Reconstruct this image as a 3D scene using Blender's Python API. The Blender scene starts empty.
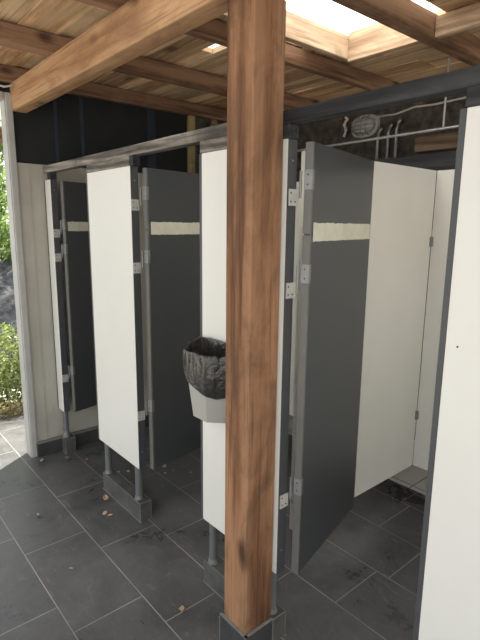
import bpy, bmesh, math, random
from mathutils import Vector, Matrix, noise

# ------------------------------------------------------------------ camera, sky, sun, exposure
scene = bpy.context.scene
COL = scene.collection
cam_data = bpy.data.cameras.new('camera')
cam = bpy.data.objects.new('camera', cam_data)
COL.objects.link(cam)
cam_data.sensor_fit = 'VERTICAL'
cam_data.sensor_height = 24.0
cam_data.lens = 491.087 / 640 * 24.0
cam_data.clip_start = 0.02
yaw, pitch, roll = 0.863635, 0.191184, 0.010767
fw = Vector((-math.sin(yaw) * math.cos(pitch), math.cos(yaw) * math.cos(pitch), -math.sin(pitch)))
rt = fw.cross(Vector((0, 0, 1))).normalized()
up = rt.cross(fw)
r2 = rt * math.cos(roll) + up * math.sin(roll)
u2 = -rt * math.sin(roll) + up * math.cos(roll)
cam.matrix_world = Matrix(((r2.x, u2.x, -fw.x, 0), (r2.y, u2.y, -fw.y, 0), (r2.z, u2.z, -fw.z, 1.65), (0, 0, 0, 1)))
scene.camera = cam

world = bpy.data.worlds.new('sky')
scene.world = world
world.use_nodes = True
wn = world.node_tree
bg = wn.nodes['Background']
bg.inputs['Color'].default_value = (0.95, 0.98, 1.0, 1)
bg.inputs['Strength'].default_value = 1.9

SUN_TO = Vector((-0.56 * math.cos(math.radians(40)), 0.83 * math.cos(math.radians(40)), math.sin(math.radians(40)))).normalized()
sun_data = bpy.data.lights.new('sun', 'SUN')
sun_data.energy = 24.0
sun_data.angle = math.radians(1.2)
sun_data.color = (1.0, 0.93, 0.82)
sun = bpy.data.objects.new('sun', sun_data)
COL.objects.link(sun)
sun.rotation_euler = SUN_TO.to_track_quat('Z', 'Y').to_euler()

scene.view_settings.view_transform = 'Standard'
scene.view_settings.look = 'None'
scene.view_settings.gamma = 1
scene.view_settings.use_curve_mapping = False
scene.view_settings.exposure = -0.18

random.seed(7)

# ------------------------------------------------------------------ helpers
class MB:
    """collects shapes in world coordinates and links them as one mesh object"""
    def __init__(self):
        self.bm = bmesh.new()

    def box(self, x0, x1, y0, y1, z0, z1, bevel=0.0):
        t = bmesh.new()
        bmesh.ops.create_cube(t, size=1)
        for v in t.verts:
            v.co = Vector(((x0 + x1) / 2 + v.co.x * (x1 - x0), (y0 + y1) / 2 + v.co.y * (y1 - y0), (z0 + z1) / 2 + v.co.z * (z1 - z0)))
        if bevel:
            bmesh.ops.bevel(t, geom=list(t.edges), offset=bevel, segments=2, affect='EDGES', profile=0.5)
        self.merge(t)
        return self

    def merge(self, t, M=None):
        if M is not None:
            bmesh.ops.transform(t, matrix=M, verts=t.verts)
        me = bpy.data.meshes.new('tmp')
        t.to_mesh(me); t.free()
        self.bm.from_mesh(me)
        bpy.data.meshes.remove(me)

    def cyl(self, p0, p1, r0, r1=None, seg=16, caps=True):
        r1 = r0 if r1 is None else r1
        p0, p1 = Vector(p0), Vector(p1)
        d = p1 - p0
        t = bmesh.new()
        bmesh.ops.create_cone(t, cap_ends=caps, segments=seg, radius1=r0, radius2=r1, depth=d.length)
        M = Matrix.Translation((p0 + p1) / 2) @ d.to_track_quat('Z', 'Y').to_matrix().to_4x4()
        self.merge(t, M)
        return self

    def tube(self, pts, r, seg=8):
        pts = [Vector(p) for p in pts]
        rings = []
        ref = Vector((0.13, 0.21, 0.97))
        for i, p in enumerate(pts):
            d = (pts[min(i + 1, len(pts) - 1)] - pts[max(i - 1, 0)]).normalized()
            a = d.cross(ref)
            if a.length < 0.05:
                a = d.cross(Vector((1, 0, 0)))
            a.normalize(); b = d.cross(a)
            rad = r[i] if isinstance(r, (list, tuple)) else r
            rings.append([self.bm.verts.new(p + (a * math.cos(2 * math.pi * k / seg) + b * math.sin(2 * math.pi * k / seg)) * rad) for k in range(seg)])
        for i in range(len(rings) - 1):
            for k in range(seg):
                self.bm.faces.new((rings[i][k], rings[i][(k + 1) % seg], rings[i + 1][(k + 1) % seg], rings[i + 1][k]))
        self.bm.faces.new(rings[0][::-1]); self.bm.faces.new(rings[-1])
        return self

    def loft(self, rings, cap0=False, cap1=False):
        R = [[self.bm.verts.new(p) for p in ring] for ring in rings]
        n = len(R[0])
        for i in range(len(R) - 1):
            for k in range(n):
                self.bm.faces.new((R[i][k], R[i][(k + 1) % n], R[i + 1][(k + 1) % n], R[i + 1][k]))
        if cap0: self.bm.faces.new(R[0][::-1])
        if cap1: self.bm.faces.new(R[-1])
        return self

    def build(self, name, mat, parent=None, origin=None, smooth=False, rotz=0.0):
        bm = self.bm
        bmesh.ops.recalc_face_normals(bm, faces=bm.faces)
        if origin is None:
            if parent is not None:
                origin = parent.location
            else:
                xs = [v.co for v in bm.verts]
                origin = Vector((sum(c.x for c in xs) / len(xs), sum(c.y for c in xs) / len(xs), min(c.z for c in xs)))
        origin = Vector(origin)
        bmesh.ops.translate(bm, vec=-origin, verts=bm.verts)
        me = bpy.data.meshes.new(name)
        bm.to_mesh(me); bm.free()
        if smooth:
            for p in me.polygons:
                p.use_smooth = True
        o = bpy.data.objects.new(name, me)
        COL.objects.link(o)
        me.materials.append(mat)
        if parent is not None:
            o.parent = parent
            o.location = (0, 0, 0)      # parent origin and mesh origin coincide
        else:
            o.location = origin
        return o


def tag(o, label=None, cat=None, group=None, kind=None):
    if label: o['label'] = label
    if cat: o['category'] = cat
    if group: o['group'] = group
    if kind: o['kind'] = kind
    return o


def thing(name, label, cat, loc, rotz=0.0, group=None):
    o = bpy.data.objects.new(name, None)
    o.empty_display_size = 0.1
    COL.objects.link(o)
    o.location = loc
    o.rotation_euler = (0, 0, rotz)
    return tag(o, label, cat, group)


def struct(name, mb, mat):
    return tag(mb.build(name, mat), kind='structure')


def part(name, mb, mat, parent, smooth=False, label=None):
    """mesh given in the parent's own coordinates"""
    o = mb.build(name, mat, parent, origin=(0, 0, 0), smooth=smooth)
    if label: o['label'] = label
    return o

# ------------------------------------------------------------------ materials
def new_mat(name):
    m = bpy.data.materials.new(name)
    m.use_nodes = True
    nt = m.node_tree
    return m, nt, nt.nodes['Principled BSDF']


def link(nt, a, b): nt.links.new(a, b)


def ramp(nt, fac, stops):
    n = nt.nodes.new('ShaderNodeValToRGB')
    cr = n.color_ramp
    while len(cr.elements) < len(stops): cr.elements.new(0.5)
    for e, (p, c) in zip(cr.elements, stops):
        e.position = p
        e.color = (c[0], c[1], c[2], 1) if len(c) == 3 else c
    link(nt, fac, n.inputs['Fac'])
    return n.outputs['Color']


def coords(nt, scale=(1, 1, 1), rot=(0, 0, 0), kind='Object'):
    t = nt.nodes.new('ShaderNodeTexCoord')
    m = nt.nodes.new('ShaderNodeMapping')
    m.inputs['Scale'].default_value = scale
    m.inputs['Rotation'].default_value = rot
    link(nt, t.outputs[kind], m.inputs['Vector'])
    return m.outputs['Vector']


def noise_tex(nt, vec, scale, detail=4, rough=0.6, dist=0.0):
    n = nt.nodes.new('ShaderNodeTexNoise')
    n.inputs['Scale'].default_value = scale
    n.inputs['Detail'].default_value = detail
    n.inputs['Roughness'].default_value = rough
    n.inputs['Distortion'].default_value = dist
    link(nt, vec, n.inputs['Vector'])
    return n.outputs['Fac']


def bump(nt, bsdf, height, strength=0.3, dist=0.005):
    b = nt.nodes.new('ShaderNodeBump')
    b.inputs['Strength'].default_value = strength
    b.inputs['Distance'].default_value = dist
    link(nt, height, b.inputs['Height'])
    link(nt, b.outputs['Normal'], bsdf.inputs['Normal'])


def mix(nt, fac, a, b, mode='MIX'):
    n = nt.nodes.new('ShaderNodeMix')
    n.data_type = 'RGBA'
    n.blend_type = mode
    for sock, v in ((n.inputs[0], fac), (n.inputs[6], a), (n.inputs[7], b)):
        if hasattr(v, 'links'): link(nt, v, sock)
        elif isinstance(v, (int, float)): sock.default_value = v
        else: sock.default_value = (v[0], v[1], v[2], 1)
    return n.outputs[2]


def plain(name, col, rough=0.5, metal=0.0, var=0.06, vscale=6.0, bumpy=0.0, spec=0.5):
    m, nt, b = new_mat(name)
    v = coords(nt)
    f = noise_tex(nt, v, vscale, 5)
    lo = tuple(c * (1 - var) for c in col); hi = tuple(min(1, c * (1 + var)) for c in col)
    link(nt, ramp(nt, f, [(0.3, lo), (0.7, hi)]), b.inputs['Base Color'])
    b.inputs['Roughness'].default_value = rough
    b.inputs['Metallic'].default_value = metal
    b.inputs['Specular IOR Level'].default_value = spec
    if bumpy:
        bump(nt, b, noise_tex(nt, v, vscale * 8, 6), bumpy, 0.004)
    return m


def wood(name, axis, dark, mid, light, grain=1.0, rough=0.75, island=False, knots=True, patch=None):
    """timber with grain running along the given object axis"""
    m, nt, b = new_mat(name)
    s = [9.0, 9.0, 9.0]
    s[axis] = 0.55
    vec = coords(nt, tuple(s))
    if island:
        g = nt.nodes.new('ShaderNodeNewGeometry')
        add = nt.nodes.new('ShaderNodeVectorMath'); add.operation = 'MULTIPLY_ADD'
        comb = nt.nodes.new('ShaderNodeCombineXYZ')
        for i in range(3): link(nt, g.outputs['Random Per Island'], comb.inputs[i])
        link(nt, comb.outputs[0], add.inputs[0]); add.inputs[1].default_value = (37, 53, 71)
        link(nt, vec, add.inputs[2])
        vec = add.outputs[0]
        rnd = g.outputs['Random Per Island']
    wob = noise_tex(nt, vec, 0.7, 3, 0.5, 0.6)
    # rings of the grain
    w = nt.nodes.new('ShaderNodeMath'); w.operation = 'MULTIPLY'; w.inputs[1].default_value = 26.0 * grain
    link(nt, wob, w.inputs[0])
    sn = nt.nodes.new('ShaderNodeMath'); sn.operation = 'SINE'; link(nt, w.outputs[0], sn.inputs[0])
    mp = nt.nodes.new('ShaderNodeMapRange'); mp.inputs[1].default_value = -1; mp.inputs[2].default_value = 1
    link(nt, sn.outputs[0], mp.inputs[0])
    fine = noise_tex(nt, vec, 7.0, 6, 0.7)
    mx = nt.nodes.new('ShaderNodeMath'); mx.operation = 'MULTIPLY_ADD'; mx.inputs[1].default_value = 0.38
    link(nt, mp.outputs[0], mx.inputs[0])
    sc = nt.nodes.new('ShaderNodeMath'); sc.operation = 'MULTIPLY'; sc.inputs[1].default_value = 0.62
    link(nt, fine, sc.inputs[0]); link(nt, sc.outputs[0], mx.inputs[2])
    col = ramp(nt, mx.outputs[0], [(0.26, dark), (0.46, mid), (0.66, light)])
    # fine dark pores and cracks along the grain
    s3 = [58.0, 58.0, 58.0]; s3[axis] = 1.6
    pores = noise_tex(nt, coords(nt, tuple(s3)), 1.0, 3, 0.6)
    col = mix(nt, ramp(nt, pores, [(0.28, (0.75, 0.75, 0.75)), (0.44, (0, 0, 0))]), col, tuple(c * 0.55 for c in dark))
    # weathered patches
    s4 = [3.6, 3.6, 3.6]; s4[axis] = 1.5
    big = noise_tex(nt, coords(nt, tuple(s4)), 1.3, 6, 0.68, 0.7)
    col = mix(nt, ramp(nt, big, [(0.46, (0, 0, 0)), (0.66, (0.8, 0.8, 0.8))]), col, patch or tuple(c * 0.5 for c in mid))
    if knots:
        s2 = [4.4, 4.4, 4.4]; s2[axis] = 2.3
        vo = nt.nodes.new('ShaderNodeTexVoronoi'); vo.inputs['Scale'].default_value = 1.0
        src = coords(nt, tuple(s2))
        if island:
            a2 = nt.nodes.new('ShaderNodeVectorMath'); a2.operation = 'ADD'
            link(nt, comb.outputs[0], a2.inputs[0]); link(nt, src, a2.inputs[1]); src = a2.outputs[0]
        dn = nt.nodes.new('ShaderNodeTexNoise'); dn.inputs['Scale'].default_value = 3.0; dn.inputs['Detail'].default_value = 3
        link(nt, src, dn.inputs['Vector'])
        wv = nt.nodes.new('ShaderNodeVectorMath'); wv.operation = 'MULTIPLY_ADD'; wv.inputs[1].default_value = (0.16, 0.16, 0.16)
        link(nt, dn.outputs['Color'], wv.inputs[0]); link(nt, src, wv.inputs[2])
        link(nt, wv.outputs[0], vo.inputs['Vector'])
        k = ramp(nt, vo.outputs['Distance'], [(0.05, (0.85, 0.85, 0.85)), (0.17, (0, 0, 0))])
        col = mix(nt, k, col, tuple(c * 0.45 for c in dark))
    if island:
        tone = ramp(nt, rnd, [(0.0, (0.60, 0.56, 0.52)), (0.35, (0.95, 0.90, 0.85)), (0.7, (1.12, 1.02, 0.92)), (1.0, (0.75, 0.75, 0.75))])
        col = mix(nt, 1.0, col, tone, 'MULTIPLY')
    link(nt, col, b.inputs['Base Color'])
    b.inputs['Roughness'].default_value = rough
    b.inputs['Specular IOR Level'].default_value = 0.25
    bump(nt, b, mx.outputs[0], 0.35, 0.004)
    return m


def tile_mat():
    m, nt, b = new_mat('dark slate floor tiles with pale grout')
    t = nt.nodes.new('ShaderNodeTexCoord')
    geo = nt.nodes.new('ShaderNodeNewGeometry')
    sep = nt.nodes.new('ShaderNodeSeparateXYZ'); link(nt, geo.outputs['Position'], sep.inputs[0])
    def M(op, a, bb=None, c=None):
        n = nt.nodes.new('ShaderNodeMath'); n.operation = op
        for i, v in enumerate((a, bb, c)):
            if v is None: continue
            if hasattr(v, 'links'): link(nt, v, n.inputs[i])
            else: n.inputs[i].default_value = v
        return n.outputs[0]
    PY, PX, Y0 = 0.3195, 0.625, 0.617
    ry = M('DIVIDE', M('SUBTRACT', sep.outputs['Y'], Y0), PY)
    row = M('FLOOR', ry)
    # where each row's joints fall (rows -12 .. 12), measured row by row on the floor
    offs = {-1: 0.57, 0: 0.122, 1: 0.315, 2: 0.44, 3: 0.08, 4: 0.145, 5: 0.50}
    rr = random.Random(3)
    lo, n = -13, 26
    fac = M('DIVIDE', M('ADD', row, -lo + 0.5), float(n))
    cr = nt.nodes.new('ShaderNodeValToRGB'); cr.color_ramp.interpolation = 'CONSTANT'
    while len(cr.color_ramp.elements) < n: cr.color_ramp.elements.new(0.99)
    for i, e in enumerate(cr.color_ramp.elements):
        e.position = i / n
        v = offs.get(lo + i, rr.random() * 0.6)
        e.color = (v, v, v, 1)
    link(nt, fac, cr.inputs['Fac'])
    rx = M('DIVIDE', M('SUBTRACT', sep.outputs['X'], cr.outputs['Color']), PX)
    fx = M('FRACT', rx); fy = M('FRACT', ry)
    dx = M('MULTIPLY', M('MINIMUM', fx, M('SUBTRACT', 1.0, fx)), PX)
    dy = M('MULTIPLY', M('MINIMUM', fy, M('SUBTRACT', 1.0, fy)), PY)
    d = M('MINIMUM', dx, dy)
    up = M('GREATER_THAN', M('ABSOLUTE', sep.outputs['Z']), 0.03)   # side faces carry no grid
    g = nt.nodes.new('ShaderNodeMapRange'); g.interpolation_type = 'SMOOTHSTEP'
    g.inputs[1].default_value = 0.0012; g.inputs[2].default_value = 0.0030; g.inputs[3].default_value = 1; g.inputs[4].default_value = 0
    link(nt, d, g.inputs[0])
    v = coords(nt, kind='Object')
    cellr = nt.nodes.new('ShaderNodeTexWhiteNoise'); cellr.noise_dimensions = '2D'
    cb = nt.nodes.new('ShaderNodeCombineXYZ'); link(nt, M('FLOOR', rx), cb.inputs[0]); link(nt, row, cb.inputs[1])
    link(nt, cb.outputs[0], cellr.inputs['Vector'])
    tone = ramp(nt, cellr.outputs['Value'], [(0, (0.050, 0.051, 0.054)), (1, (0.066, 0.067, 0.070))])
    dust = noise_tex(nt, v, 2.6, 9, 0.72, 0.4)
    col = mix(nt, ramp(nt, dust, [(0.34, (0, 0, 0)), (0.74, (0.85, 0.85, 0.85))]), tone, (0.16, 0.162, 0.165))
    scuff = noise_tex(nt, coords(nt, (1, 3, 1), (0, 0, 0.6)), 6.5, 8, 0.75, 1.6)
    col = mix(nt, ramp(nt, scuff, [(0.575, (0, 0, 0)), (0.70, (0.5, 0.5, 0.5))]), col, (0.26, 0.26, 0.258))
    spk = noise_tex(nt, v, 95, 2, 0.5)
    col = mix(nt, ramp(nt, spk, [(0.70, (0, 0, 0)), (0.76, (0.4, 0.4, 0.4))]), col, (0.34, 0.34, 0.33))
    gdirt = noise_tex(nt, v, 4.0, 4)
    grout = ramp(nt, gdirt, [(0.35, (0.20, 0.193, 0.175)), (0.65, (0.42, 0.40, 0.36))])
    col = mix(nt, g.outputs[0], col, grout)
    link(nt, col, b.inputs['Base Color'])
    rg = ramp(nt, dust, [(0.35, (0.24, 0.24, 0.24)), (0.7, (0.48, 0.48, 0.48))])
    link(nt, rg, b.inputs['Roughness'])
    b.inputs['Specular IOR Level'].default_value = 0.5
    inv = M('MULTIPLY_ADD', g.outputs[0], -0.6, dust)
    bump(nt, b, inv, 0.25, 0.003)
    return m


TILE = tile_mat()
TILE_PLAIN = plain('dark slate tile', (0.05, 0.051, 0.053), 0.5, var=0.35, vscale=9, bumpy=0.1)
PLINTH = plain('greyish tile', (0.085, 0.085, 0.078), 0.55, var=0.35, vscale=12, bumpy=0.1)
GROUT = plain('pale grout', (0.21, 0.205, 0.19), 0.9, var=0.2, vscale=30)
PALE_TILE = None
WHITE = plain('white laminate', (0.745, 0.742, 0.705), 0.35, var=0.025, vscale=3)
EDGE = plain('slate grey edging', (0.058, 0.061, 0.067), 0.5, var=0.08)
EDGE_LIGHT = plain('brushed grey metal edging', (0.155, 0.156, 0.146), 0.42, 0.2, var=0.1, vscale=12)
DOOR = plain('anthracite laminate', (0.056, 0.061, 0.066), 0.33, var=0.05, vscale=2)
STRIPE = plain('bare pale strip with torn edges', (0.66, 0.65, 0.55), 0.7, var=0.1, vscale=14)
METAL = plain('zinc hinge metal', (0.27, 0.275, 0.27), 0.4, 0.4, var=0.1, vscale=25)
PALEMETAL = plain('off-white painted metal', (0.48, 0.48, 0.45), 0.45, 0.1, var=0.08, vscale=25)
SCREW = plain('dark screw', (0.06, 0.06, 0.06), 0.5, 0.5)
LEG = plain('grey enamelled tube', (0.17, 0.178, 0.182), 0.35, 0.25, var=0.1)
CREAM = plain('cream painted boards', (0.46, 0.445, 0.385), 0.65, var=0.1, vscale=3, bumpy=0.08)
CREAMT = plain('pale grey window paint', (0.47, 0.47, 0.45), 0.5, var=0.08, vscale=7)
BLACKWALL = plain('black sheathing', (0.021, 0.023, 0.024), 0.7, var=0.25, vscale=4, bumpy=0.1, spec=0.25)
BLUE = plain('blue tape', (0.022, 0.030, 0.052), 0.6, var=0.3)
BROWNWALL = plain('rough brown boarding', (0.095, 0.080, 0.068), 0.9, var=0.6, vscale=16, bumpy=0.5)
YELLOW = wood('yellow stud timber', 2, (0.22, 0.17, 0.07), (0.34, 0.27, 0.12), (0.45, 0.36, 0.18), knots=False)
POSTW = wood('orange brown post timber', 2, (0.100, 0.046, 0.023), (0.250, 0.122, 0.062), (0.350, 0.190, 0.105), grain=0.55, patch=(0.085, 0.048, 0.030))
BEAMW = wood('sawn beam timber', 0, (0.24, 0.125, 0.060), (0.40, 0.225, 0.115), (0.50, 0.305, 0.170), grain=0.6, patch=(0.27, 0.145, 0.075))
JOISTW = wood('brown rafter timber', 1, (0.11, 0.060, 0.036), (0.22, 0.125, 0.075), (0.36, 0.215, 0.135), patch=(0.33, 0.20, 0.12))
CURBW = wood('pale new timber', 1, (0.30, 0.20, 0.13), (0.50, 0.36, 0.25), (0.62, 0.47, 0.34))
CURBX = wood('pale new timber across', 0, (0.30, 0.20, 0.13), (0.50, 0.36, 0.25), (0.62, 0.47, 0.34))
DECKW = wood('roof deck boards', 0, (0.38, 0.22, 0.115), (0.80, 0.56, 0.34), (0.90, 0.70, 0.48), grain=0.8, island=True, patch=(0.56, 0.43, 0.30))
GREYW = wood('weathered grey timber', 0, (0.045, 0.042, 0.038), (0.165, 0.152, 0.132), (0.33, 0.305, 0.27), knots=False, patch=(0.045, 0.043, 0.041))
DARKW = wood('blackened timber', 0, (0.020, 0.021, 0.023), (0.038, 0.040, 0.044), (0.062, 0.064, 0.068), knots=False)
PLYW = wood('plywood', 0, (0.16, 0.11, 0.07), (0.27, 0.19, 0.125), (0.36, 0.27, 0.19), knots=False)
BINGREY = plain('grey plastic', (0.36, 0.36, 0.33), 0.5, var=0.04)
PIPE = plain('galvanised conduit', (0.36, 0.36, 0.36), 0.4, 0.5, var=0.15, vscale=20)
CABLE = plain('white cable', (0.72, 0.71, 0.68), 0.5)
LEAFDRY = plain('dry leaf', (0.55, 0.39, 0.25), 0.8, var=0.35, vscale=40)


def pale_tile_mat():
    m, nt, b = new_mat('pale ceramic floor tiles')
    br = nt.nodes.new('ShaderNodeTexBrick')
    br.offset = 0.0
    br.inputs['Color1'].default_value = (0.78, 0.77, 0.72, 1); br.inputs['Color2'].default_value = (0.82, 0.81, 0.76, 1)
    br.inputs['Mortar'].default_value = (0.22, 0.21, 0.19, 1)
    br.inputs['Scale'].default_value = 1; br.inputs['Brick Width'].default_value = 0.16; br.inputs['Row Height'].default_value = 0.3
    br.inputs['Mortar Size'].default_value = 0.004
    link(nt, coords(nt), br.inputs['Vector'])
    link(nt, br.outputs['Color'], b.inputs['Base Color'])
    b.inputs['Roughness'].default_value = 0.3
    return m
PALE_TILE = pale_tile_mat()


def bag_mat():
    m, nt, b = new_mat('black bin liner film')
    v = coords(nt)
    f = noise_tex(nt, v, 30, 6, 0.6, 0.8)
    link(nt, ramp(nt, f, [(0.3, (0.014, 0.014, 0.013)), (0.75, (0.060, 0.057, 0.050))]), b.inputs['Base Color'])
    b.inputs['Roughness'].default_value = 0.17
    b.inputs['Specular IOR Level'].default_value = 0.6
    bump(nt, b, noise_tex(nt, v, 20, 3, 0.5, 1.4), 0.8, 0.007)
    return m
BAG = bag_mat()


def leaf_mat(name, a, bb, c):
    m, nt, b = new_mat(name)
    g = nt.nodes.new('ShaderNodeNewGeometry')
    link(nt, ramp(nt, g.outputs['Random Per Island'], [(0, a), (0.5, bb), (1, c)]), b.inputs['Base Color'])
    b.inputs['Roughness'].default_value = 0.5
    tr = nt.nodes.new('ShaderNodeBsdfTranslucent')
    link(nt, ramp(nt, g.outputs['Random Per Island'], [(0, a), (0.5, bb), (1, c)]), tr.inputs['Color'])
    mxs = nt.nodes.new('ShaderNodeMixShader'); mxs.inputs[0].default_value = 0.35
    link(nt, b.outputs[0], mxs.inputs[1]); link(nt, tr.outputs[0], mxs.inputs[2])
    link(nt, mxs.outputs[0], nt.nodes['Material Output'].inputs['Surface'])
    return m
HEDGE = leaf_mat('hedge leaves', (0.10, 0.15, 0.04), (0.22, 0.29, 0.09), (0.36, 0.40, 0.16))
TREE = leaf_mat('tree leaves', (0.06, 0.11, 0.03), (0.15, 0.24, 0.06), (0.32, 0.42, 0.14))
BRUSH = leaf_mat('dry undergrowth', (0.16, 0.13, 0.07), (0.30, 0.24, 0.13), (0.33, 0.34, 0.16))
BARK = plain('bark', (0.10, 0.075, 0.055), 0.9, var=0.4, vscale=20, bumpy=0.5)
DIRT = plain('dry earth and gravel', (0.46, 0.44, 0.40), 0.95, var=0.45, vscale=7, bumpy=0.8)
ROCKS = plain('grey stony bank', (0.075, 0.077, 0.082), 0.95, var=0.7, vscale=11, bumpy=1.0)


def sheet_mat():
    m, nt, b = new_mat('translucent white roof sheet')
    tr = nt.nodes.new('ShaderNodeBsdfTranslucent'); tr.inputs['Color'].default_value = (0.95, 0.95, 0.93, 1)
    tp = nt.nodes.new('ShaderNodeBsdfTransparent'); tp.inputs['Color'].default_value = (0.95, 0.96, 0.97, 1)
    mxs = nt.nodes.new('ShaderNodeMixShader'); mxs.inputs[0].default_value = 0.10
    link(nt, tr.outputs[0], mxs.inputs[1]); link(nt, tp.outputs[0], mxs.inputs[2])
    link(nt, mxs.outputs[0], nt.nodes['Material Output'].inputs['Surface'])
    return m
SHEET = sheet_mat()

# ------------------------------------------------------------------ the setting
XW = -3.455           # inner face of the end wall
YF = 1.207            # front face of the partition row
XR = 2.4              # the row runs on past the frame

struct('floor', MB().box(-4.47, XR, -0.9, 2.72, -0.12, 0.0), TILE)
struct('floor', MB().box(XW, XR, 2.72, 3.4, -0.12, 0.002), PALE_TILE)

def ground():
    mb = MB(); bm = mb.bm
    n = 60
    g = {}
    for i in range(n + 1):
        for j in range(n + 1):
            x = -14 + 24 * i / n; y = -12 + 24 * j / n
            g[i, j] = bm.verts.new((x, y, -0.10 - 0.03 * noise.noise(Vector((x * 1.7, y * 1.7, 0)))))
    for i in range(n):
        for j in range(n):
            bm.faces.new((g[i, j], g[i + 1, j], g[i + 1, j + 1], g[i, j + 1]))
    return mb
struct('ground', ground(), DIRT)

def bank():
    mb = MB(); bm = mb.bm
    n, k = 70, 60
    g = {}
    for i in range(n + 1):
        for j in range(k + 1):
            x = -5.3 - 5.2 * i / n; y = -3 + 9 * j / k
            t = i / n
            z = -0.12 + 1.25 * min(1, t * 1.5) + 0.10 * noise.noise(Vector((x * 2.4, y * 2.4, 3))) + 0.05 * noise.noise(Vector((x * 8, y * 8, 1)))
            if i == 0: z = -0.2
            g[i, j] = bm.verts.new((x, y, z))
    for i in range(n):
        for j in range(k):
            bm.faces.new((g[i, j], g[i + 1, j], g[i + 1, j + 1], g[i, j + 1]))
    return mb
tag(bank().build('ground', ROCKS), kind='structure')

XO = -3.53
struct('wall_left', MB().box(XO, XW, 1.004, 3.5, 0, 2.03).box(XW - .01, XW + 0.005, 1.03, 1.115, 0.1, 2.03), CREAM)
struct('wall_left', MB().box(XO, XW, 1.004, 2.37, 2.03, 2.60).box(XO, XW, -0.55, 1.004, 2.445, 2.60), BLACKWALL)
struct('wall_left', MB().box(XO, XW + .002, 2.42, 3.5, 2.03, 2.60).box(XW - .01, XW + .01, 2.42, 3.4, 1.80, 2.03), BROWNWALL)
struct('wall_back', MB().box(XO, XR, 3.4, 3.5, -0.02, 2.60), BROWNWALL)
struct('baseboard_left', MB().box(XW, -3.408, 1.03, 2.72, 0, 0.10, 0.003), TILE_PLAIN)
struct('trim_1', MB().box(XW, -3.407, 1.028, 2.72, 0.099, 0.1035), GROUT)

# door opening in the end wall: lining and casing
d = MB()
d.box(XO - .01, XW + .012, 0.990, 1.006, 0, 2.40)          # reveal lining
d.box(XW, XW + .022, 0.996, 1.036, 0, 2.445, 0.003)        # casing
d.box(XO - .01, XW + .012, -0.55, 1.006, 2.40, 2.445)      # head
d.box(XW, XW + .022, -0.55, 0.982, 2.402, 2.445, 0.003)
d.box(XO - .01, XW + .012, -0.55, -0.53, 0, 2.40)
struct('door_1', d, CREAMT)

tb = thing('seam_tape', 'narrow blue seam tape on black wall, the one nearest the doorway', 'tape', (XW, 1.31, 2.04), group='blue seam tapes')
part('strip', MB().box(0.0005, 0.004, -0.011, 0.011, 0, 0.45), BLUE, tb)
tb = thing('seam_tape', 'narrow blue seam tape on black wall, middle of the three', 'tape', (XW, 1.492, 2.04), group='blue seam tapes')
part('strip', MB().box(0.0005, 0.004, -0.012, 0.012, 0, 0.46), BLUE, tb)
tb = thing('seam_tape', 'widest blue seam tape on black wall, nearest the yellow stud', 'tape', (XW, 2.04, 2.04), group='blue seam tapes')
part('strip', MB().box(0.0005, 0.004, -0.035, 0.035, 0, 0.46), BLUE, tb)

tag(MB().box(XW, XW + .045, 2.372, 2.418, 0.0, 2.50).build('wall_stud', YELLOW), 'yellowish upright stud where the black wall ends', 'stud')
for i, (y, lab) in enumerate(((2.60, 'brown'), (2.86, 'brown'), (3.1, 'brown'))):
    tag(MB().box(XW + .011, XW + .05, y, y + 0.04, 1.8, 2.50).build('wall_stud', JOISTW),
        ('dark brown stud on rough boarding, first beyond the yellow stud', 'dark brown stud on rough boarding, middle one of three', 'dark brown stud on rough boarding, deepest in the corner')[i], 'stud', 'dark studs on the rough boarding')

# ------------------------------------------------------------------ roof: deck, rafters, skylight
ZD = 2.595
rd = random.Random(11)
deck = MB()
def deck_run(y0, y1, x0, x1):
    x = x0
    while x < x1 - 1e-6:
        e = min(x1, x + rd.choice((1.1, 1.6, 2.1, 2.6)))
        if x1 - e < 0.25: e = x1
        dz = rd.uniform(0, 0.013)
        deck.box(x, e, y0, y1 - rd.uniform(0.0, 0.0012), ZD + dz, ZD + 0.03, 0)
        x = e
edges = [-0.55]
while edges[-1] < 1.40: edges.append(edges[-1] + rd.choice((0.14, 0.16, 0.18, 0.2)))
edges += [1.58, 1.745, 1.825, 1.98, 2.14, 2.30]
while edges[-1] < 3.40: edges.append(edges[-1] + rd.choice((0.14, 0.16, 0.18, 0.2)))
for y, y1 in zip(edges[:-1], edges[1:]):
    ym = (y + y1) / 2
    if 0.75 < ym < 2.3:
        gap = 1.745 < ym < 1.825
        deck_run(y, y1, XO - 0.35, -2.40 if gap else -2.0)
        if gap: deck_run(y, y1, -2.20, -2.0)
        if not 1.825 < ym < 2.14: deck_run(y, y1, -2.0, -1.815)
        deck_run(y, y1, -1.268, -0.56)
        deck_run(y, y1, 0.62, XR)  # boards left out before this run, under the added unseen sheet
    else:
        deck_run(y, y1, XO - 0.35, XR)
struct('ceiling', deck, DECKW)

def beam(name, mb, mat, label, group=None, cat='beam'):
    o = mb.build(name, mat)
    return tag(o, label, cat, group, kind='thing')

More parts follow.
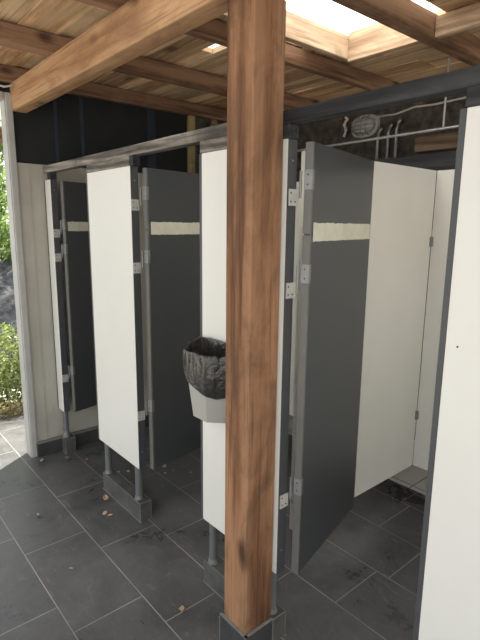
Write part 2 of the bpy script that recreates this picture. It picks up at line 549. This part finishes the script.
GR = 'rafters under the roof boards'
beam('rafter', MB().box(XW, XW + .05, -0.5, 3.4, 2.505, ZD, .004), JOISTW, 'brown rafter fixed along the top of the black wall', GR, 'rafter')
beam('rafter', MB().box(-2.785, -2.70, -0.5, 3.4, 2.505, ZD, .004), JOISTW, 'brown rafter crossing behind the lit beam, next from the black wall', GR, 'rafter')
beam('rafter', MB().box(-2.045, -2.0, -0.5, 3.4, 2.505, ZD, .004), JOISTW, 'brown rafter running behind the top of the post', GR, 'rafter')
beam('rafter', MB().box(-1.835, -1.795, -0.5, 2.285, 2.525, 2.64, .004), CURBW, 'pale deep rafter forming the left side of the skylight', GR, 'rafter')
beam('rafter', MB().box(-1.378, -1.302, -0.5, 3.4, 2.505, ZD + .01, .004), JOISTW, 'dark thick rafter right of the skylight', GR, 'rafter')
beam('rafter', MB().box(-0.62, -0.55, -0.5, 3.4, 2.505, ZD, .004), JOISTW, 'rafter furthest right over the front white panel', GR, 'rafter')
beam('skylight_trimmer', MB().box(-1.795, -1.378, 2.268, 2.31, 2.51, 2.655, .004), CURBX, 'pale board closing the far end of the skylight', 'trimmer')
beam('skylight_trimmer', MB().box(-1.302, -0.62, 2.268, 2.31, 2.505, ZD, .004), CURBX, 'board across the roof between the dark rafter and the right edge', 'trimmer')

def roof_sheet(x0, x1, label):
    sk = MB()
    bm = sk.bm
    prev = None
    N = int((x1 - x0) * 110)
    for i in range(N + 1):
        x = x0 + (x1 - x0) * i / N
        z = 2.670 + 0.012 * math.sin((x - x0) * 2 * math.pi / 0.08)
        a = bm.verts.new((x, 0.70, z)); c = bm.verts.new((x, 2.33, z))
        if prev: bm.faces.new((prev[0], a, c, prev[1]))
        prev = (a, c)
    so = sk.build('roof_sheet', SHEET, smooth=True)
    tag(so, label, 'roof sheet', 'translucent roof sheets', kind='thing')
    md = so.modifiers.new('thickness', 'SOLIDIFY'); md.thickness = 0.0015
roof_sheet(-1.84, -1.28, 'white translucent corrugated sheet over the skylight opening')
roof_sheet(-0.60, 0.66, 'added wide translucent sheet, out of view, lighting the stalls from above the front white panel')  # unseen second sheet, added to brighten the stall interiors

beam('main_beam', MB().box(XW, XR, 1.03, 1.125, 2.34, 2.502, .006), BEAMW, 'big sunlit sawn beam running from the black wall over the post')

# facade rails
beam('top_rail', MB().box(XW, -1.30, 1.205, 1.262, 1.976, 2.022, .004), GREYW, 'weathered grey rail over the white panels left of the post', None, 'rail')
beam('top_rail', MB().box(-1.297, XR, 1.205, 1.262, 1.974, 2.018, .004), DARKW, 'long blackened rail running right from behind the post', None, 'rail')
GP = 'packing blocks under the grey rail'
beam('packing_block', MB().box(-2.762, -2.262, 1.206, 1.252, 1.929, 1.976, .003), GREYW, 'grey wooden packing on top of the free-standing white panel', GP, 'block')
beam('packing_block', MB().box(-2.259, -2.225, 1.208, 1.250, 1.929, 1.976, .003), DARKW, 'small black packing at the right end of the free-standing panel', GP, 'block')
beam('packing_block', MB().box(-1.670, -1.31, 1.206, 1.252, 1.929, 1.976, .003), GREYW, 'grey wooden packing on the panel behind the post', GP, 'block')
beam('packing_block', MB().box(-1.307, -1.175, 1.206, 1.252, 1.929, 1.974, .003), DARKW, 'black packing block right of the post top', GP, 'block')
beam('packing_block', MB().box(-0.60, -0.10, 1.206, 1.252, 1.929, 1.974, .003), DARKW, 'black packing over the panel at the right edge', GP, 'block')
beam('packing_block', MB().box(-3.39, -3.335, 1.208, 1.252, 1.929, 1.976, .003), DARKW, 'black packing block beside the cream wall', GP, 'block')

# ------------------------------------------------------------------ the post
post = thing('wooden_post', 'tall square orange-brown timber post standing in front of the row', 'post', (-1.265, 1.1375, 0))
part('shaft', MB().box(-0.066, 0.066, -0.0675, 0.0655, 0.118, 2.34, 0.004), POSTW, post)
pl = MB().box(-0.078, 0.078, -0.0795, 0.0665, 0, 0.118, 0.002)
po = part('tiled_base', pl, TILE_PLAIN, post, label='dark tiled base of the post')
gl = MB()
for (x, yy) in ((-0.078, -0.0795), (0.078, -0.0795), (0.078, 0.0645)):
    gl.box(x - .0012, x + .0012, yy - .0012, yy + .0012, 0, 0.119)
gl.box(-0.079, 0.079, -0.0805, -0.066, 0.1172, 0.1192).box(0.066, 0.079, -0.0795, 0.0665, 0.1172, 0.1192)
o = gl.build('grout_line', GROUT, po, origin=(0, 0, 0)); o.parent = po

# ------------------------------------------------------------------ pilasters
def plinth(x0, x1, label):
    o = MB().box(x0, x1, YF, YF + 0.07, 0, 0.112, 0.002).build('tiled_plinth', PLINTH)
    tag(o, label, 'plinth', 'dark tiled plinths under the white panels', kind='thing')
    g = MB()
    c = o.location
    for x in (x0, x1):
        for yy in (YF, YF + .07):
            g.box(x - .0012, x + .0012, yy - .0012, yy + .0012, 0, 0.113)
    for yy in (YF, YF + .07):
        g.box(x0, x1, yy - .0012, yy + .0012, 0.1108, 0.1132)
        g.box(x0 - .006, x1 + .006, yy - .006, yy + .006, 0.0, 0.003)
    for x in (x0, x1):
        g.box(x - .0012, x + .0012, YF, YF + .07, 0.1108, 0.1132)
    g.build('grout_line', GROUT, o, origin=o.location)
    return o

def pilaster(x0, x1, label, legs, edges=True, legtop=0.112):
    t = thing('white_partition_panel', label, 'partition panel', (x0, YF, 0), group='white front panels of the cubicle row')
    w = x1 - x0
    z0, z1 = 0.322, 1.928
    part('panel', MB().box(0, w, 0, 0.034, z0, z1, 0.0015), WHITE, t)
    part('edge_profile', MB().box(-0.018, -0.0005, 0.0005, 0.042, z0, z1, 0.002), EDGE, t, label='slate grey edging on the left side')
    part('edge_profile', MB().box(w + .0003, w + 0.004, 0.0005, 0.042, z0, z1, 0.001), EDGE, t, label='slate grey edging on the right side')
    for lx in legs:
        l = part('leg', MB().cyl((lx - x0, 0.028, legtop), (lx - x0, 0.028, z0), 0.020), LEG, t, smooth=False)
        f = MB().cyl((lx - x0, 0.028, legtop), (lx - x0, 0.028, legtop + .02), 0.027, 0.021)
        f.build('foot_collar', LEG, l, origin=(0, 0, 0))
    sc = MB()
    for z in (1.86, 0.42):
        sc.cyl((w + .004, 0.021, z), (w + .0052, 0.021, z), 0.004, seg=10)
    part('screw', sc, METAL, t)
    return t

p1 = pilaster(XW + .017, -3.338, 'narrow white panel tight against the cream end wall', [])
p2 = pilaster(-2.758, -2.254, 'white panel on two tubular legs left of the bin', [-2.70, -2.315])
p3 = pilaster(-1.659, -1.181, 'white panel partly hidden behind the wooden post', [-1.615, -1.232])
p4 = pilaster(-0.594, -0.10, 'white panel closest to the camera at the right edge', [-0.53, -0.16])
# the narrow panel stands on one leg with a flared foot
l = part('leg', MB().cyl((0.045, 0.028, 0.15), (0.045, 0.028, 0.322), 0.019), LEG, p1)
f = MB().cyl((0.045, 0.028, 0.10), (0.045, 0.028, 0.155), 0.034, 0.020)
f.build('foot_collar', LEG, l, origin=(0, 0, 0))
ph = part('screw_hole', MB().cyl((0.032, -0.0004, 1.352), (0.032, 0.0003, 1.352), 0.0028, seg=10), SCREW, p4)
plinth(-3.408, -3.34, 'short dark tiled plinth in the corner by the cream wall')
plinth(-2.722, -2.255, 'dark tiled plinth under the white panel left of the bin')
plinth(-1.650, -1.190, 'dark tiled plinth behind the foot of the post')
plinth(-0.56, -0.10, 'dark tiled plinth below the rightmost white panel')

# ------------------------------------------------------------------ doors (hinged on the panel left of each, standing open inwards)
def door(hx, open_deg, label, pil_x, hinges=(1.80, 1.487, 0.69)):
    W, T = 0.575, 0.026
    z0, z1 = 0.322, 1.92
    a = math.radians(open_deg)
    t = thing('cubicle_door', label, 'door', (hx, 1.262, 0), a, 'dark cubicle doors standing open')
    # local x runs from the hinge along the door, local -y faces the open stall
    part('leaf', MB().box(0.005, W, -T, 0, z0, z1, 0.0012), DOOR, t)
    part('edge_profile', MB().box(0, 0.0048, -T - .0015, .0015, z0, 1.617, 0.001).box(0, 0.0048, -T - .0015, .0015, 1.623, z1, 0.001)
         .box(0.0048, 0.010, -T - .0015, -T, z0, z1), EDGE_LIGHT, t, label='light grey metal edging with one joint')
    # bare strip where a sign was torn off: ragged outline
    s = MB(); bmm = s.bm
    rr = random.Random(int(open_deg * 100))
    n = 40
    topv, botv, topb, botb = [], [], [], []
    for i in range(n + 1):
        x = 0.022 + (W - 0.030) * i / n
        zt = 1.660 + rr.uniform(-.0022, .0015); zb = 1.597 + rr.uniform(-.001, .001)
        topv.append(bmm.verts.new((x, -T - .0012, zt))); botv.append(bmm.verts.new((x, -T - .0012, zb)))
        topb.append(bmm.verts.new((x, -T + .0002, zt))); botb.append(bmm.verts.new((x, -T + .0002, zb)))
    for i in range(n):
        bmm.faces.new((topv[i], topv[i + 1], botv[i + 1], botv[i]))
        bmm.faces.new((topb[i], topb[i + 1], topv[i + 1], topv[i]))
        bmm.faces.new((botv[i], botv[i + 1], botb[i + 1], botb[i]))
    part('bare_strip', s, STRIPE, t, label='pale bare strip across the door')
    # three hinges: one leaf on the panel edge, a pin, one leaf on the door edge
    inv = Matrix.Rotation(-a, 4, 'Z')
    loc = Vector((hx, 1.262, 0))
    def L(p): return inv @ (Vector(p) - loc)
    for zh in hinges:
        h = MB().box(-0.0035, 0.0005, -T - .003, .001, zh - .032, zh + .032, 0.0005)
        h.box(-0.0035, 0.012, -T - .0035, -T - .0012, zh - .032, zh + .032, 0.0005)
        ho = part('hinge', h, METAL, t)
        k = MB()
        pc = L((pil_x + .011, 1.257, 0))
        k.cyl((pc.x, pc.y, zh - .060), (pc.x, pc.y, zh + .030), 0.0048, seg=12)
        k.build('pin', METAL, ho, origin=(0, 0, 0))
        q = bmesh.new()
        bmesh.ops.create_cube(q, size=1)
        for v in q.verts:
            v.co = L((pil_x + .0065 + v.co.x * .003, 1.228 + v.co.y * .042, zh - .058 + v.co.z * .054)) + Vector((0, 0, 0))
            # L leaves z untouched
        kk = MB(); kk.merge(q)
        kk.build('hinge_leaf', PALEMETAL, ho, origin=(0, 0, 0))
        ss = MB()
        for dy in (-.010, .010):
            for dz in (-.014, .014):
                if dy > 0 and dz > 0: continue
                p0 = L((pil_x + .008, 1.226 + dy, zh - .058 + dz)); p1_ = L((pil_x + .0088, 1.226 + dy, zh - .058 + dz))
                ss.cyl(p0, p1_, 0.0032, seg=8)
        for dz in (-.016, .016):
            ss.cyl((-0.0036, -T / 2, zh + dz), (-0.0043, -T / 2, zh + dz), 0.0032, seg=8)
        ss.build('screw', SCREW, ho, origin=(0, 0, 0))
    return t

door(-3.312, 102.5, 'dark open cubicle door deepest in the corner near the cream wall', -3.338, (1.64, 1.48, 0.63))
door(-2.228, 99.0, 'dark open cubicle door between the two middle white panels', -2.254)
door(-1.152, 105.0, 'dark open cubicle door right of the post, widest in view', -1.177)

# ------------------------------------------------------------------ stall partitions and back panels
GS = 'white partitions between the stalls'
for x, lab in ((-2.403, 'white partition between the two far stalls'), (-1.323, 'white partition beyond the open door right of the post'),
               (-0.24, 'white partition behind the right-edge panel')):
    t = thing('stall_partition', lab, 'partition', (x, 1.46, 0), group=GS)
    part('panel', MB().box(-0.032, 0, 0, 0.97, 0.322, 1.93, 0.0015), WHITE, t)
    part('wall_clip', MB().box(-0.045, 0.012, 0.955, 0.971, 1.55, 1.60, .002).box(-0.045, 0.012, 0.955, 0.971, 0.6, 0.65, .002), METAL, t)
GB = 'white back panels of the stalls'
for x0, x1, lab in ((XW + .01, -2.436, 'white back panel of the far corner stall'), (-2.402, -1.356, 'white back panel of the middle stall'),
                    (-1.322, -0.273, 'white back panel of the stall right of the post')):
    t = thing('stall_partition', lab, 'partition', (x0, 2.432, 0), group=GB)
    part('panel', MB().box(0, x1 - x0, 0, 0.03, 0.322, 1.93, 0.0015), WHITE, t)
    for lx in (0.35, x1 - x0 - 0.12):
        part('wall_bracket', MB().box(lx, lx + .05, 0.03, 0.968, 1.60, 1.63, .002), METAL, t)

# ------------------------------------------------------------------ bin with liner, hung on the panel behind the post
binx, biny = -1.53, 1.2
def hexring(pts, z, n=9):
    out = []
    m = len(pts)
    for i in range(m):
        a, b = Vector(pts[i]), Vector(pts[(i + 1) % m])
        for k in range(n):
            p = a.lerp(b, k / n)
            out.append(Vector((p.x - binx, p.y - biny, z)))
    return out
BOT = [(-1.615, 1.197), (-1.615, 1.150), (-1.572, 1.097), (-1.480, 1.097), (-1.420, 1.157), (-1.420, 1.197)]
TOP = [(-1.650, 1.197), (-1.650, 1.140), (-1.588, 1.070), (-1.462, 1.070), (-1.385, 1.140), (-1.385, 1.197)]
def lerp_ring(f, inset=0.0):
    P = [Vector(a).lerp(Vector(b), f) for a, b in zip(BOT, TOP)]
    c = sum(P, Vector((0, 0))) / len(P)
    return [p + (c - p).normalized() * inset for p in P]
bin_o = thing('waste_bin', 'small grey plastic bin with black liner hung behind the post', 'bin', (binx, biny, 0))
b = MB()
b.loft([hexring(lerp_ring(f), 0.878 + f * 0.245) for f in (0, .04, .5, 1)] + [hexring(lerp_ring(1, .006), 1.123), hexring(lerp_ring(.02, .006), 0.886)], cap0=True, cap1=True)
part('bucket', b, BINGREY, bin_o)
lin = MB()
def bagring(f, z, off, amp, seed, drop=0.0):
    base = hexring(lerp_ring(f, 0), z, 16)
    n = len(base)
    out = []
    for i, p in enumerate(base):
        q = Vector((p.x, p.y))
        c = Vector((0.0, -0.075))
        dirv = (q - c).normalized()
        ang = math.atan2(dirv.y, dirv.x)
        nz = noise.noise(Vector((math.cos(ang) * 4.2, math.sin(ang) * 4.2, seed))) + 0.5 * noise.noise(Vector((math.cos(ang) * 9, math.sin(ang) * 11, seed * 0.8)))
        o2 = off + amp * nz
        np_ = q + dirv * o2
        if np_.y > -0.004: np_.y = -0.004 - 0.002 * abs(nz)
        back = max(0.0, (np_.y + 0.09) / 0.09)
        right = max(0.0, min(1.0, (np_.x + 0.09) / 0.2))
        zz = z + 0.009 * nz + drop * (0.25 + 0.75 * right) + 0.03 * back
        out.append(Vector((np_.x, np_.y, zz)))
    return out
lin.loft([bagring(.35, 0.985, -0.05, .014, 1.0),
          bagring(.6, 1.03, -0.022, .012, 1.3),
          bagring(.8, 1.09, -0.010, .010, 1.6),
          bagring(1, 1.150, -0.004, .006, 2.0),
          bagring(1, 1.164, 0.002, .005, 2.2),
          bagring(1, 1.155, 0.010, .005, 2.4),
          bagring(.95, 1.115, 0.012, .007, 2.8, -.008),
          bagring(.80, 1.095, 0.014, .009, 3.3, -.03),
          bagring(.65, 1.07, 0.013, .009, 3.9, -.055),
          bagring(.50, 1.055, 0.009, .007, 4.4, -.075)], cap0=True)
lo_ = part('liner', lin, BAG, bin_o, smooth=True, label='crumpled black bin liner folded over the rim')
md = lo_.modifiers.new('thickness', 'SOLIDIFY'); md.thickness = 0.0008
md = lo_.modifiers.new('smooth', 'SUBSURF'); md.levels = 1; md.render_levels = 2

# ------------------------------------------------------------------ services behind the stalls
pp = thing('conduit_pipe', 'thin grey conduit running level above the stalls', 'pipe', (-1.9, 2.6, 2.155))
part('tube', MB().cyl((-0.8, 0, 0), (1.0, 0, 0.012), 0.008), PIPE, pp)
part('drop_rod', MB().cyl((0.50, 0, 0.005), (0.50, 0, 0.352), 0.006), PIPE, pp)
lp = thing('bulkhead_lamp', 'round-ended caged bulkhead lamp on the brown back wall', 'lamp', (-2.47, 3.40, 2.42))
def oval(rx, rz, y, n=28, e=2.6):
    r = []
    for i in range(n):
        a = 2 * math.pi * i / n
        c, s_ = math.cos(a), math.sin(a)
        r.append(Vector((rx * math.copysign(abs(c) ** (2 / e), c), y, rz * math.copysign(abs(s_) ** (2 / e), s_))))
    return r
part('body', MB().loft([oval(.125, .085, 0), oval(.125, .085, -.03), oval(.115, .075, -.035)], True, True), PALEMETAL, lp)
part('glass', MB().loft([oval(.10, .062, -.035), oval(.095, .057, -.06), oval(.07, .04, -.075)], True, True), PALEMETAL, lp, smooth=True)
cg = MB()
for z in (-.03, 0, .03): cg.tube([(-.11, -.036, z), (-.085, -.08, z), (.085, -.08, z), (.11, -.036, z)], 0.004, 6)
for x in (-.05, .0, .05): cg.tube([(x, -.036, -.072), (x, -.08, -.05), (x, -.08, .05), (x, -.036, .072)], 0.004, 6)
part('wire_cage', cg, PIPE, lp)

cb = MB()
pts = []
for i in range(40):
    t_ = i / 39
    pts.append((-2.655 + 0.018 * math.sin(t_ * 17) * (1 if t_ > .4 else .15), 3.37 - 0.012 * math.cos(t_ * 23) * t_, 2.585 - 0.20 * t_ + 0.018 * math.sin(t_ * 30) * (1 if t_ > .55 else 0)))
cb.tube(pts, 0.011, 7)
tag(cb.build('cable_tail', CABLE, smooth=True), 'tangled white cable end hanging left of the caged lamp', 'cable')
cb = MB()
cb.tube([(-2.36, 3.385, 2.475), (-2.2, 3.38, 2.47), (-2.05, 3.38, 2.495), (-1.9, 3.38, 2.487), (-1.6, 3.38, 2.497), (-0.6, 3.38, 2.50)], 0.007, 7)
tag(cb.build('cable', CABLE, smooth=True), 'thin white cable sagging along the back wall from the caged lamp', 'cable')
for x, z0, lab in ((-2.34, 2.2, 'left bent pipe below the caged lamp'), (-2.25, 2.22, 'middle bent pipe below the caged lamp'), (-2.18, 2.24, 'right bent pipe below the caged lamp')):
    mb = MB(); mb.tube([(x, 3.375, 1.9), (x, 3.375, z0 + .12), (x + .01, 3.37, z0 + .16), (x + .035, 3.36, z0 + .18)], 0.013, 8)
    tag(mb.build('wall_pipe', PIPE, smooth=True), lab, 'pipe', 'bent pipes under the lamp')
beam('back_rail', MB().box(-2.45, -0.2, 2.56, 2.60, 1.94, 2.035, .003), DARKW, 'black timber lying behind the top of the white stall panels', None, 'rail')
beam('loose_board', MB().box(-1.98, -0.9, 3.30, 3.398, 2.17, 2.27, .003), PLYW, 'pale brown board on the back wall behind the conduit', None, 'board')

wc = MB()
wc.tube([(-3.36, 0.2, 2.46), (-3.36, 0.6, 2.462), (-3.36, 0.85, 2.47), (-3.35, 0.97, 2.455), (-3.34, 1.02, 2.47)], 0.006, 7)
tag(wc.build('cable', CABLE, smooth=True), 'short white cable above the doorway ending at the big beam', 'cable')

# ------------------------------------------------------------------ dry leaves on the floor
def gnd(px, py):
    v = r2 * ((px - 240) / 491.087) - u2 * ((py - 320) / 491.087) + fw
    return v * (-1.65 / v.z) + Vector((0, 0, 1.65))
def leaf_mesh(seed, s):
    rr = random.Random(seed)
    mb = MB(); bm = mb.bm
    n = 7
    rows = []
    for i in range(n + 1):
        t = i / n
        w = 0.34 * math.sin(math.pi * min(1, t * 0.95 + .04)) ** 0.8 * (1 + 0.25 * math.sin(t * 19 + seed))
        curl = 0.28 * (t - .5) ** 2
        rows.append([bm.verts.new(((t - .5) * s, w * s * k, max(0.0006, (curl + 0.30 * abs(k) * (0.6 + 0.5 * math.sin(seed + t * 5))) * s * 0.9 + 0.001))) for k in (-1, -.5, 0, .5, 1)])
    for i in range(n):
        for k in range(4):
            bm.faces.new((rows[i][k], rows[i + 1][k], rows[i + 1][k + 1], rows[i][k + 1]))
    return mb
LV = [(106, 499, .034, 'largest dry leaf on the floor, against the middle plinth'), (105, 514, .024, 'dry leaf just below the largest leaf'),
      (110, 516, .022, 'dry leaf touching its twin below the largest leaf'), (182, 610, .026, 'dry leaf alone near the foot of the post'),
      (71, 569, .015, 'small dark leaf on the tile at lower left'), (38, 515, .014, 'tiny dark leaf in the middle of the leftmost tiles'),
      (42, 461, .022, 'pale leaf by the foot of the cream wall'), (67, 458, .020, 'dry leaf right of the corner plinth'), (87, 460, .026, 'dry leaf in front of the far stall'),
      (119, 472, .014, 'pale crumb of leaf behind the middle plinth'), (128, 472, .020, 'dry leaf seen between the two panel legs'),
      (164, 467, .026, 'bigger dry leaf below the middle open door'), (165, 474, .017, 'small leaf just in front of the bigger one below the door'),
      (173, 471, .011, 'leaf crumb right of the leaves below the middle door'), (191, 473, .014, 'pale leaf on the floor of the middle stall')]
for i, (px, py, s, lab) in enumerate(LV):
    p = gnd(px, py)
    o = leaf_mesh(i * 3 + 1, s * 1.45).build('dry_leaf', LEAFDRY, origin=(0, 0, 0), smooth=True)
    md = o.modifiers.new('thickness', 'SOLIDIFY'); md.thickness = 0.0006
    o.location = (p.x, p.y, 0.0008); o.rotation_euler = (0, 0, i * 1.9)
    tag(o, lab, 'leaf', 'dry leaves on the floor')

# ------------------------------------------------------------------ outside the doorway
def leaf_cloud(mb, n, centre, radii, size, rr, shell=0.55):
    bm = mb.bm
    c = Vector(centre)
    for _ in range(n):
        while True:
            p = Vector((rr.uniform(-1, 1), rr.uniform(-1, 1), rr.uniform(-1, 1)))
            if shell < p.length < 1: break
        p = c + Vector((p.x * radii[0], p.y * radii[1], p.z * radii[2]))
        if p.z < -0.06: continue
        q = Vector((rr.gauss(0, 1), rr.gauss(0, 1), rr.gauss(0, 1))).normalized()
        a = q.orthogonal().normalized(); b_ = q.cross(a)
        s = size * rr.uniform(.6, 1.3)
        vs = [bm.verts.new(p + a * s), bm.verts.new(p + b_ * s * .5 + q * s * .12), bm.verts.new(p - a * s), bm.verts.new(p - b_ * s * .5 + q * s * .12)]
        bm.faces.new(vs)

rr = random.Random(5)
hd = thing('hedge', 'low bushy green hedge outside the doorway', 'hedge', (-4.91, 1.3, -0.1))
hm = MB()
for k in range(9):
    yy = -1.6 + k * 0.62
    leaf_cloud(hm, 3600, (0 + rr.uniform(-.05, .05), yy - 1.0, 0.42), (.36, .46, .42 + rr.uniform(-.04, .06)), 0.021, rr, 0.45)
    leaf_cloud(hm, 1800, (rr.uniform(.0, .08), yy - 1.0, 0.20), (.40, .46, .30), 0.021, rr, 0.4)
part('foliage', hm, HEDGE, hd)
st = MB()
for k in range(26):
    yy = -1.9 + k * 0.21 - 0.7
    st.tube([(rr.uniform(-.08, .08), yy, -0.02), (rr.uniform(-.15, .15), yy + rr.uniform(-.1, .1), .3), (rr.uniform(-.25, .25), yy + rr.uniform(-.1, .1), .62)], [.009, .006, .003], 5)
part('stems', st, BARK, hd)
ug = MB()
for k in range(8):
    leaf_cloud(ug, 1300, (-4.375, -1.4 + k * .62, 0.0), (.07, .42, .13), 0.017, rr, 0.1)
o = ug.build('undergrowth', BRUSH)
tag(o, 'dry brown leaf litter along the foot of the hedge', 'leaf litter', kind='stuff')

def tree(x, y, h, r, label, seed):
    rr = random.Random(seed)
    t = thing('tree', label, 'tree', (x, y, 0.9), group='trees beyond the stony bank')
    tk = MB()
    tk.tube([(0, 0, -.5), (.05, .03, h * .3), (-.04, .05, h * .6), (.02, 0, h * .95)], [.11, .09, .06, .02], 9)
    part('trunk', tk, BARK, t, smooth=True)
    fo = MB()
    for k in range(15):
        a = rr.uniform(0, 6.28); q = rr.uniform(.15, .85) * r
        leaf_cloud(fo, 330, (q * math.cos(a), q * math.sin(a), h * rr.uniform(.08, 1.0)), (r * .42, r * .42, r * .34), 0.06, rr, .35)
    part('foliage', fo, TREE, t)
tree(-9.0, 1.9, 2.6, 1.0, 'leafy green tree nearest the doorway edge', 1)
tree(-9.3, 5.0, 3.2, 1.3, 'leafy green tree behind the door jamb', 2)
tree(-10.2, -1.4, 3.4, 1.4, 'leafy green tree far left outside', 3)
tree(-12.9, 2.2, 4.2, 1.8, 'tallest leafy tree at the back', 4)
beam('eave_beam', MB().box(-4.55, -4.42, -2.0, 4.0, 2.30, 2.40, .006), JOISTW, 'brown round-edged timber outside above the doorway')
beam('eave_board', MB().box(-4.3, XO - .36, -0.5, 3.2, 2.60, 2.62), GREYW, 'grey eave boarding outside above the doorway', None, 'board')
